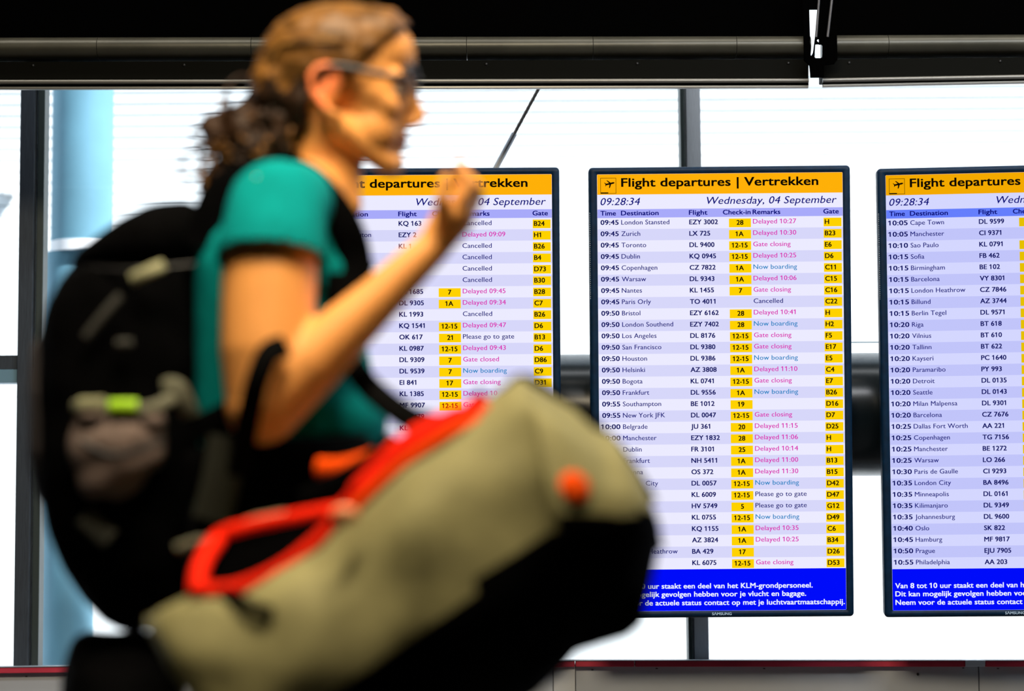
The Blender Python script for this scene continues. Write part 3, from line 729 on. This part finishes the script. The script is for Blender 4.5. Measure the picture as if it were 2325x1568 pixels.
# glasses: rims, lenses, bridge, temples
gl = thing('glasses', 'dark-rimmed glasses on the woman\'s nose', 'glasses', Q(935, 190))
FR = mat('dark_spectacle_frame', (.012, .010, .012), .35)
for s_ in (-1, 1):
    rim = []
    for k in range(28):
        a = 2 * pi * k / 28; cy_, cz_ = cos(a), sin(a)
        w_, h_ = .026, .0175
        yy_ = s_ * .035 + w_ * math.copysign(abs(cy_) ** .75, cy_); zz_ = h_ * math.copysign(abs(cz_) ** .75, cz_)
        rim.append(Q(946, 192, 0) + V((-.28 * max(0, abs(yy_) - .02) * 1.0, yy_, zz_)))
    bm = bmesh.new(); tube(bm, rim, .0022, 8, closed=True); bake(bm, 'rim', FR, gl, True)
    bm = bmesh.new(); tube(bm, rim[1:14], .0030, 8); bake(bm, 'brow_bar', FR, gl, True)
    bm = bmesh.new(); f = [bm.verts.new(p) for p in rim]; bm.faces.new(f)
    bmesh.ops.solidify(bm, geom=bm.faces[:], thickness=.0016); bake(bm, 'lens', LENS, gl)
    bm = bmesh.new(); tube(bm, smoothpath([Q(930, 178, s_ * .062), Q(912, 177, s_ * .074), Q(840, 164, s_ * .078), Q(760, 150, s_ * .083), Q(722, 165, s_ * .083), Q(712, 190, s_ * .081)], 6), .0048, 8); bake(bm, 'temple_arm', FR, gl, True)
bm = bmesh.new(); tube(bm, smoothpath([Q(950, 184, -.010), Q(955, 180, 0), Q(950, 184, .010)], 4), .0022, 8); bake(bm, 'bridge', FR, gl, True)

# hair: cap that stops at the hairline, strands drawn back, curly gathered tail
bm = bmesh.new()
E_(bm, 765, 160, 0, 190, 154, .084); E_(bm, 850, 118, 0, 104, 104, .070); E_(bm, 640, 210, 0, 78, 110, .062); E_(bm, 690, 250, 0, 60, 95, .070)
bm = remeshed(bm, .0045, 3)
def inside_face(c):
    k = (c - Q(0, 784, 0)); 
    px = 1162.5 + (c - CAM).dot(rt) / (c - CAM).dot(fw) * FPX; py = 784 - (c - CAM).dot(up) / (c - CAM).dot(fw) * FPX
    # hairline: crown - temple - in front of the ear - behind the ear - nape
    if px > 790: lim = 40 + (952 - px) * .60 if px > 860 else 95 + (860 - px) * .9
    elif px > 700: lim = 158
    else: lim = 345
    ay = abs(c.y - YP)
    if px > 860 and ay < .05: lim = lim + (.05 - ay) * 0
    return py > lim
bmesh.ops.delete(bm, geom=[f for f in bm.faces if inside_face(f.calc_center_median())], context='FACES')
for v in bm.verts:
    n = noise.noise(V((v.co.x * 60, v.co.y * 22, v.co.z * 60))); v.co += (v.co - Q(765, 180, 0)).normalized() * (.004 * n)
bmesh.ops.solidify(bm, geom=bm.faces[:], thickness=.004)
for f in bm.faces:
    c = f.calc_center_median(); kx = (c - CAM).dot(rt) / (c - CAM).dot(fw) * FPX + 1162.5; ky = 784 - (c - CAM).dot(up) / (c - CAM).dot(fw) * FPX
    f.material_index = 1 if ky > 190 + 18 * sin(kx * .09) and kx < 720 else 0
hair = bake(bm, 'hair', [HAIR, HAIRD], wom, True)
bm = bmesh.new(); rnd = random.Random(3)
for k in range(300):
    s_ = rnd.choice((-1, 1)); t = rnd.random(); th = rnd.uniform(0, 1)
    # start along the hairline, run back over the cap to the gathering point
    a0 = rnd.uniform(-.1, 1.0); ph = rnd.uniform(-1, 1)
    pts = []
    for j in range(9):
        u = j / 8
        lat = sin(ph * pi / 2) * (1 - .55 * u ** 3)
        st = R(50 + 34 * abs(sin(ph * pi / 2)) ** 1.5); ang = st + (R(172) - st) * u
        lift = 1.0 + .012 * sin(5 * u + k)
        x = 770 + 190 * cos(ang) * sqrt(max(.05, 1 - lat * lat * .55)) * lift; y = 164 - 156 * sin(ang) * sqrt(max(.08, 1 - lat * lat * .8)) * lift
        if u > .75: x = x + (600 - x) * (u - .75) * 2; y = y + (270 - y) * (u - .75) * 2
        pts.append(Q(x, y, .086 * lat * lift))
    tube(bm, smoothpath(pts, 3), [.0016] * 25, 4, mi=rnd.choice((0, 0, 1, 2)))
o = bake(bm, 'hair_strands', [HAIR, HAIRD, HAIRG], hair, True); o['kind'] = 'stuff'
bm = bmesh.new()
for (x, y, rx_, ry_, rz_, a_) in ((620, 255, 70, 62, .045, 0), (560, 300, 78, 66, .050, 20), (585, 370, 92, 70, .055, 70), (530, 420, 62, 70, .045, 75), (500, 300, 46, 40, .035, 0), (640, 320, 60, 90, .050, 0), (600, 440, 80, 60, .05, 0)):
    E_(bm, x, y, 0, rx_, ry_, rz_, R(a_))
bm = remeshed(bm, .006, 2)
for v in bm.verts:
    n = noise.noise(v.co * 38) + .5 * noise.noise(v.co * 90); v.co += (v.co - Q(570, 340, 0)).normalized() * (.012 * n)
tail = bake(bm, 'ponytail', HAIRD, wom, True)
bm = bmesh.new()
for k in range(150):
    a0 = rnd.uniform(0, 2 * pi); cx_ = rnd.gauss(565, 48); cy_ = rnd.gauss(340, 62); cd = rnd.uniform(-.055, .055)
    rr_ = rnd.uniform(14, 34); pts = []
    for j in range(14):
        u = j / 13; a = a0 + u * rnd.uniform(4.0, 6.5) * (1 if k % 2 else -1) * 1.0
        a = a0 + u * 5.2 * (1 if k % 2 else -1)
        pts.append(Q(cx_ + rr_ * cos(a) * (1 - .3 * u) - 14 * u, cy_ + rr_ * sin(a) * (1 - .3 * u) + 48 * u, cd + .010 * sin(a * 1.3 + k)))
    tube(bm, pts, [.0030] * 14, 5, mi=rnd.choice((0, 1, 1, 1)))
o = bake(bm, 'curls', [HAIR, HAIRD], tail, True); o['kind'] = 'stuff'
bm = bmesh.new(); tube(bm, [Q(600 + 8 * cos(a), 262 + 34 * sin(a), .036 * cos(a)) for a in [2 * pi * k / 20 for k in range(20)]], .005, 8, closed=True); bake(bm, 'hair_band', MAUVE, tail, True)

# t-shirt
bm = bmesh.new()
cone(bm, Q(690, 462, -.03), Q(640, 468, -.16), .058, .058); cone(bm, Q(690, 462, .03), Q(640, 468, .16), .058, .056)
E_(bm, 636, 615, 0, 190, 205, .160); E_(bm, 652, 870, 0, 196, 235, .142); E_(bm, 690, 960, 0, 192, 150, .125); E_(bm, 632, 745, 0, 190, 150, .145); E_(bm, 612, 1150, 0, 184, 150, .166)
E_(bm, 735, 640, -.065, 88, 90, .06); E_(bm, 735, 640, .065, 88, 90, .06)
for dd_ in (-.07, 0, .07): cone(bm, Q(572, 600, dd_), Q(580, 1040, dd_), .078, .076)
slv_dir = (Q(612, 640, -.21) - sh).normalized()
chain(bm, [Q(628, 472, -.180), Q(618, 560, -.202), Q(612, 690, -.222)], [.064, .072, .078])
sl2 = (e2 - s2).normalized()
chain(bm, [s2, s2 + sl2 * .09, s2 + sl2 * .19], [.060, .060, .062])
bm = remeshed(bm, .005, 16)
cutp = Q(614, 598, -.20); cut2 = s2 + sl2 * .11; zhem = Q(600, 1235).z
def gone(c):
    if c.y < YP - .135 and (c - cutp).dot(slv_dir) > 0 and abs(c.x - cutp.x) < .11 and (c - cutp).dot(slv_dir) < .20 and (c - sh).dot(slv_dir) > 0:
        ax_ = (c - sh) - slv_dir * (c - sh).dot(slv_dir)
        return ax_.length < .092
    if c.y > YP + .150 and (c - cut2).dot(sl2) > 0 and (c - cut2).dot(sl2) < .16 and ((c - s2) - sl2 * (c - s2).dot(sl2)).length < .07: return True
    return c.z < zhem
bmesh.ops.delete(bm, geom=[f for f in bm.faces if gone(f.calc_center_median())], context='FACES')
for v in bm.verts:
    n = noise.noise(V((v.co.x * 9 + v.co.z * 6, v.co.y * 7, v.co.z * 12))); v.co += V((n, n * .5, 0)) * .005
bmesh.ops.solidify(bm, geom=bm.faces[:], thickness=.002)
shirt = bake(bm, 't_shirt', TEAL, wom, True)
bm = bmesh.new()
E_(bm, 606, 1210, 0, 186, 190, .168)
for s_, kn, an in ((-1, (.12, .50), (.25, .12)), (1, (-.02, .50), (-.24, .16))):
    chain(bm, [V((gx, YP + s_ * .085, .92)), V((gx + kn[0], YP + s_ * .09, kn[1])), V((gx + an[0], YP + s_ * .09, an[1]))], [.104, .074, .062])
bm = remeshed(bm, .007, 4); zc = Q(600, 1120).z
bmesh.ops.delete(bm, geom=[f for f in bm.faces if f.calc_center_median().z > zc], context='FACES')
bake(bm, 'trousers', TROUS, wom, True)
for s_, ax_, az_ in ((-1, .25, .055), (1, -.26, .062)):
    bm = bmesh.new(); y_ = YP + s_ * .09
    cone(bm, V((gx + ax_, y_, az_)), V((gx + ax_ + .17, y_, .045)), .052, .040); cone(bm, V((gx + ax_, y_, az_)), V((gx + ax_, y_, az_ + .06)), .050, .048)
    bm = remeshed(bm, .006, 2)
    for v in bm.verts: v.co.z = max(v.co.z, .012)
    sh_ = bake(bm, 'shoe', BLACKP, wom, True)
    bm = bmesh.new(); box(bm, gx + ax_ - .055, gx + ax_ + .215, y_ - .045, y_ + .045, 0, .016); bevel(bm, .006, 2); bake(bm, 'sole', mat('grey_sole', (.2, .2, .2), .7), sh_)

# ================================================================== BACKPACK
pk = thing('backpack', 'large black hiking backpack with olive straps on the woman\'s back', 'backpack', Q(280, 1430))
def loft(bm, secs, seg=36, ex=2.6):
    """secs: (centre, half vector A, half vector B)"""
    rings = []
    for c, A, B in secs:
        ring = []
        for k in range(seg):
            a = 2 * pi * k / seg; ca, sa = cos(a), sin(a)
            ring.append(bm.verts.new(c + A * math.copysign(abs(ca) ** (2 / ex), ca) + B * math.copysign(abs(sa) ** (2 / ex), sa)))
        rings.append(ring)
    for i in range(len(rings) - 1):
        for k in range(seg): bm.faces.new((rings[i][k], rings[i][(k + 1) % seg], rings[i + 1][(k + 1) % seg], rings[i + 1][k]))
    bm.faces.new(rings[0][::-1]); bm.faces.new(rings[-1])
    return rings
def rowloft(bm, rows_, dyc=0, ex=2.6):
    secs = []
    for (y, xl, xr, hd) in rows_:
        a = Q(xl, y, dyc); b = Q(xr, y, dyc); secs.append(((a + b) / 2, (b - a) / 2, V((0, hd, 0))))
    loft(bm, secs, 40, ex)
def wobble(bm, c, amp, f):
    for v in bm.verts:
        n = noise.noise(v.co * f); v.co += (v.co - c).normalized() * (amp * n)
bm = bmesh.new()
rowloft(bm, [(598, 200, 440, .06), (604, 175, 458, .11), (650, 142, 468, .14), (700, 118, 468, .15), (800, 100, 468, .155), (900, 92, 468, .155), (1000, 92, 468, .155), (1100, 98, 460, .155), (1200, 114, 470, .15), (1300, 158, 470, .14), (1365, 200, 470, .12), (1405, 240, 468, .10), (1428, 285, 440, .05)])
bm = remeshed(bm, .008, 2); wobble(bm, Q(280, 950), .008, 14); bake(bm, 'main_compartment', BLACKF, pk, True)
bm = bmesh.new()
rowloft(bm, [(466, 400, 452, .03), (484, 335, 462, .08), (510, 285, 470, .12), (545, 238, 475, .14), (585, 185, 472, .145), (612, 168, 465, .14), (626, 185, 450, .12)], 0, 2.4)
bm = remeshed(bm, .008, 2); wobble(bm, Q(330, 560), .007, 16); lid = bake(bm, 'top_lid', BLACKF, pk, True)
bm = bmesh.new(); tube(bm, smoothpath([Q(196, 608, -.12), Q(260, 612, -.150), Q(340, 610, -.158), Q(440, 600, -.14)], 6), .003, 8); bake(bm, 'zip', BLACKP, lid, True)
# front pocket (far left of the pack), side pocket stuffed with a mauve-grey jacket
bm = bmesh.new(); rowloft(bm, [(760, 100, 170, .05), (800, 82, 180, .09), (900, 72, 190, .11), (1040, 76, 190, .11), (1130, 90, 190, .09), (1160, 110, 180, .05)], 0, 2.4)
bm = remeshed(bm, .007, 2); wobble(bm, Q(130, 950), .006, 18); bake(bm, 'front_pocket', mat('dark_mauve_fabric', (.030, .024, .026), .85, nscale=16, namt=.3), pk, True)
bm = bmesh.new(); rowloft(bm, [(935, 200, 340, .02), (950, 182, 372, .035), (1000, 168, 385, .045), (1060, 168, 368, .045), (1110, 180, 300, .04), (1138, 205, 262, .02)], -.150, 2.3)
bm = remeshed(bm, .006, 3); wobble(bm, Q(280, 1030, -.15), .014, 22); sp = bake(bm, 'side_pocket', MAUVE, pk, True)
def band(name, pts, w_, th, m, parent, k=6):
    bm = bmesh.new(); tube(bm, smoothpath(pts, k), w_, 10, flat=th / w_, fdir=(0, 1, 0)); return bake(bm, name, m, parent, True)
band('pocket_seam', [Q(180, 1000, -.200), Q(260, 1035, -.205), Q(370, 1000, -.200)], .004, .002, BLACKP, sp)
band('haul_loop', [Q(300, 634, -.165), Q(335, 618, -.172), Q(372, 602, -.165)], .0085, .004, OLIVEW, pk)
band('compression_strap', [Q(168, 925, -.165), Q(230, 920, -.185), Q(330, 930, -.19), Q(400, 900, -.175)], .0090, .004, mat('dull_olive_webbing', (.13, .13, .085), .8), pk)
band('reflective_tab', [Q(248, 922, -.196), Q(280, 921, -.198), Q(312, 921, -.196)], .0085, .004, LIME, pk)
band('compression_strap', [Q(180, 920, -.180), Q(235, 918, -.196)], .0100, .004, OLIVEW, pk)
band('compression_strap', [Q(372, 882, -.172), Q(400, 880, -.176), Q(420, 915, -.172), Q(432, 945, -.165)], .0130, .004, mat('dull_olive_webbing', (.13, .13, .085), .8), pk)
band('side_strap', [Q(195, 765, -.166), Q(235, 715, -.17), Q(275, 670, -.17)], .006, .003, mat('charcoal_webbing', (.03, .03, .026), .8), pk)
band('lower_tab', [Q(190, 1170, -.160), Q(215, 1195, -.163), Q(250, 1225, -.16)], .0150, .004, mat('grey_green_tab', (.055, .058, .046), .8), pk)
band('buckle', [Q(265, 780, -.167), Q(300, 778, -.17)], .006, .004, mat('charcoal_webbing', (.03, .03, .026), .8), pk)
# shoulder straps and hip belt
for s_ in (-1, 1):
    band('shoulder_strap', [Q(455, 560, s_ * .11), Q(500, 440, s_ * .115), Q(590, 395, s_ * .112), Q(690, 405, s_ * .108), Q(775, 500, s_ * .115), Q(806, 600, s_ * .105), Q(790, 700, s_ * .125), Q(720, 800, s_ * .150), Q(600, 905, s_ * .168), Q(450, 985, s_ * .158)], .024, .007, BLACKF, pk, 8)
band('chest_strap', [Q(812, 600, -.10), Q(836, 602, 0), Q(812, 600, .10)], .009, .003, BLACKW, pk)
for s_ in (-1, 1):
    band('hip_belt', [Q(440, 1110, s_ * .15), Q(520, 1090, s_ * .178), Q(620, 1085, s_ * .185), Q(740, 1080, s_ * .165), Q(845, 1070, s_ * .08), Q(860, 1070, 0)], .052, .012, BLACKF, pk)
band('dark_olive_strap', [Q(520, 990, -.215), Q(505, 1080, -.21), Q(480, 1180, -.20)], .026, .004, mat('very_dark_olive', (.020, .022, .013), .8), pk)

# ================================================================== DUFFEL BAG carried in front
bag = thing('duffel_bag', 'big olive duffel bag with black lower half and red zip edging carried in front', 'bag', Q(900, 1500, -.36))
DB = -.40
def S(T, B, h):
    a = Q(*T, DB); b = Q(*B, DB); return ((a + b) / 2, (a - b) / 2, V((0, -h, 0)))
secs = [S((385, 1480), (560, 1700), .05), S((334, 1408), (665, 1850), .12), S((372, 1386), (640, 1862), .135), S((450, 1362), (730, 1825), .145), S((560, 1322), (800, 1785), .15), S((640, 1282), (860, 1752), .155), S((730, 1215), (930, 1712), .16), S((820, 1135), (1000, 1675), .16),
        S((920, 1040), (1070, 1640), .16), S((1010, 975), (1140, 1600), .16), S((1110, 915), (1215, 1556), .158), S((1184, 862), (1290, 1508), .150), S((1200, 862), (1312, 1496), .148), S((1300, 925), (1425, 1432), .132), S((1345, 965), (1452, 1402), .120), S((1400, 1015), (1480, 1340), .10), S((1450, 1085), (1497, 1270), .07), S((1480, 1140), (1502, 1225), .03)]
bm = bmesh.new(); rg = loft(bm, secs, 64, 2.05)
for i, ring in enumerate(rg):      # slouching folds across the body of the bag
    for k, v in enumerate(ring):
        n = noise.noise(V((i * .55, k * .10, 2.0))) * .022 + noise.noise(V((i * 1.1, k * .22, 9.0))) * .011
        c = secs[i][0]; v.co += (v.co - c).normalized() * n
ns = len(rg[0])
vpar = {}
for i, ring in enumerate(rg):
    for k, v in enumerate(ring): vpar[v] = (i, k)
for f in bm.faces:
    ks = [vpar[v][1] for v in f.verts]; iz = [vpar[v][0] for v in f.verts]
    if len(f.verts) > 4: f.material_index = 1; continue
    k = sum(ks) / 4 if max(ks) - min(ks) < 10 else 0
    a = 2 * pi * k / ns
    f.material_index = 1 if cos(a) < -.16 + max(0, sum(iz) / 4 - 9) * .035 else 0  # lower faces black, the edge rising toward the right end
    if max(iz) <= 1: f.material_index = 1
bmesh.ops.subdivide_edges(bm, edges=bm.edges[:], cuts=1, use_grid_fill=True, smooth=.6)
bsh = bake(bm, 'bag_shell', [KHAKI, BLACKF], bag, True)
from mathutils.bvhtree import BVHTree
bpy.context.view_layer.update()
_t = bmesh.new(); _t.from_mesh(bsh.data); _t.transform(bsh.matrix_world); _bvh = BVHTree.FromBMesh(_t); _t.free()
def on_bag(px, py, lift=.004):
    d = (P(px, py, 3) - CAM).normalized(); h = _bvh.ray_cast(CAM, d)
    return (h[0] + h[1] * (lift if h[1].dot(d) < 0 else -lift)) if h[0] else Q(px, py, DB)
def bag_normal(px, py):
    d = (P(px, py, 3) - CAM).normalized(); n_ = _bvh.ray_cast(CAM, d)[1]; return n_ if n_.dot(d) < 0 else -n_
# edge piping of the end panel
e_ = secs[11]; bm = bmesh.new(); pts = []
for k in range(48):
    a = 2 * pi * k / 48; ca, sa = cos(a), sin(a)
    pts.append(e_[0] + e_[1] * 1.01 * math.copysign(abs(ca) ** (2 / 2.25), ca) + e_[2] * 1.01 * math.copysign(abs(sa) ** (2 / 2.25), sa))
bm.free()
bm = bmesh.new(); ell(bm, Q(1190, 872, DB), rt * .020, uy * .020, up * .012, 14, 8); bake(bm, 'corner_patch', BLACKF, bag, True)
# opening: lining, front lip, rear lip
lip_f = [(447, 1340), (500, 1342), (560, 1330), (640, 1292), (710, 1240), (768, 1180)]
lip_r = [(447, 1340), (460, 1275), (495, 1222), (560, 1198), (660, 1178), (768, 1158)]
bm = bmesh.new()
fp = smoothpath([Q(x, y, DB - .055) for x, y in lip_f], 4); rp = smoothpath([Q(x, y, DB + .03) for x, y in lip_r], 4)
n = min(len(fp), len(rp)); g = []
for i in range(n):
    g.append([bm.verts.new(fp[i].lerp(rp[i], t) + V((0, 0, -.015 * sin(pi * t)))) for t in (0, .25, .5, .75, 1)])
for i in range(n - 1):
    for j in range(4): bm.faces.new((g[i][j], g[i + 1][j], g[i + 1][j + 1], g[i][j + 1]))
bmesh.ops.solidify(bm, geom=bm.faces[:], thickness=.003); bake(bm, 'lining', BLACKF, bag, True)
band('zip_edging', [Q(x, y, DB - .075 + .00001 * x) for x, y in lip_f], .0105, .008, RED, bag)
band('zip_edging', [Q(x, y, DB + .03 - (.10 if i in (0,) else 0)) for i, (x, y) in enumerate(lip_r)], .0105, .007, RED, bag)
band('zip_edging', [Q(447, 1344, DB - .075), Q(452, 1300, DB - .05), Q(468, 1262, DB - .01), Q(498, 1222, DB + .03)], .0105, .008, RED, bag)
bm = bmesh.new()
tube(bm, smoothpath([Q(764, 1180, DB - .072), Q(820, 1122, DB - .080), Q(900, 1040, DB - .080), Q(980, 982, DB - .075), Q(1060, 944, DB - .065), Q(1108, 926, DB - .055)], 6),
     [.0125] * 6 + [.0165] * 6 + [.018] * 6 + [.016] * 6 + [.013] * 6 + [.008], 12, flat=.6, fdir=(0, 1, 0)); bake(bm, 'zip_cover', ORANGE if False else RED, bag, True)
band('zip_highlight', [Q(800, 1158, DB - .092), Q(900, 1066, DB - .094), Q(1010, 990, DB - .088), Q(1092, 950, DB - .075)], .0060, .004, ORANGE, bag)
c_ = on_bag(783, 1172, .012); c_.y = YP + DB - .135
bm = bmesh.new(); ell(bm, Q(783, 1168, c_.y - YP), rt * .0155, uy * .008, up * .0105, 20, 12); bake(bm, 'zip_pull', PULL, bag, True)
band('rear_edge', [Q(500, 1214, DB + .045), Q(580, 1186, DB + .045), Q(650, 1172, DB + .045)], .008, .005, OLIVEW, bag)
band('rear_edge', [Q(400, 1245, DB + .045), Q(440, 1232, DB + .045), Q(480, 1226, DB + .045)], .006, .005, mat('dull_olive_webbing', (.13, .13, .085), .8), bag)
band('orange_handle', [Q(722, 1062, -.25), Q(770, 1063, -.27), Q(820, 1052, -.27), Q(862, 1034, -.25)], .0135, .006, ORANGE, bag)
c_ = on_bag(1303, 1107, .002); n_ = bag_normal(1303, 1107); x_ = n_.cross(V((0, 0, 1))).normalized(); y_ = x_.cross(n_)
bm = bmesh.new(); ell(bm, c_, x_ * .020, n_ * .005, y_ * .0185, 24, 10); o = bake(bm, 'round_badge', ORANGE, bag, True)
band('edge_piping', [Q(1105, 922, DB), Q(1150, 886, DB), Q(1190, 860, DB - .004), Q(1245, 888, DB), Q(1302, 926, DB), Q(1352, 968, DB), Q(1402, 1016, DB), Q(1450, 1084, DB), Q(1482, 1140, DB)], .0065, .0065, BLACKW, bag, 3)
band('fold_shade', [on_bag(505, 1352, .004), on_bag(545, 1372, .010), on_bag(580, 1385, .010), on_bag(622, 1394, .004)], .0075, .003, BLACKW, bag)  # black band stands in for the shade of a fold in the canvas
# carrying strap
band('carrying_strap', [Q(1110, 905, DB), Q(1040, 962, DB), Q(960, 962, DB + .04), Q(890, 922, DB + .10), Q(822, 858, DB + .22), Q(770, 760, -.14), Q(770, 620, -.135)], .0165, .005, BLACKW, bag, 8)
band('carrying_strap', [Q(905, 1010, DB + .06), Q(860, 1050, DB + .10), Q(780, 1100, DB + .12), Q(690, 1145, DB + .14)], .020, .006, BLACKF, bag, 6)
band('carrying_strap', [Q(648, 786, -.285), Q(612, 800, -.305), Q(588, 850, -.310), Q(572, 910, -.300), Q(556, 990, -.27), Q(540, 1080, -.25)], .015, .004, BLACKW, bag, 8)
# dark jacket hung low behind the bag at the left
bm = bmesh.new(); rowloft(bm, [(1432, 200, 330, .02), (1445, 175, 370, .05), (1480, 158, 400, .08), (1530, 150, 410, .09), (1600, 150, 415, .09), (1700, 170, 415, .08), (1760, 220, 400, .04)], -.02, 2.3)
bm = remeshed(bm, .008, 3); wobble(bm, Q(350, 1600), .010, 16)
jk = bake(bm, 'jacket', mat('charcoal_jacket', (.003, .003, .0035), .9, spec=.05, nscale=12, namt=.4), None, True)
tag(jk, 'black jacket hanging under the backpack at the bottom left', 'jacket')
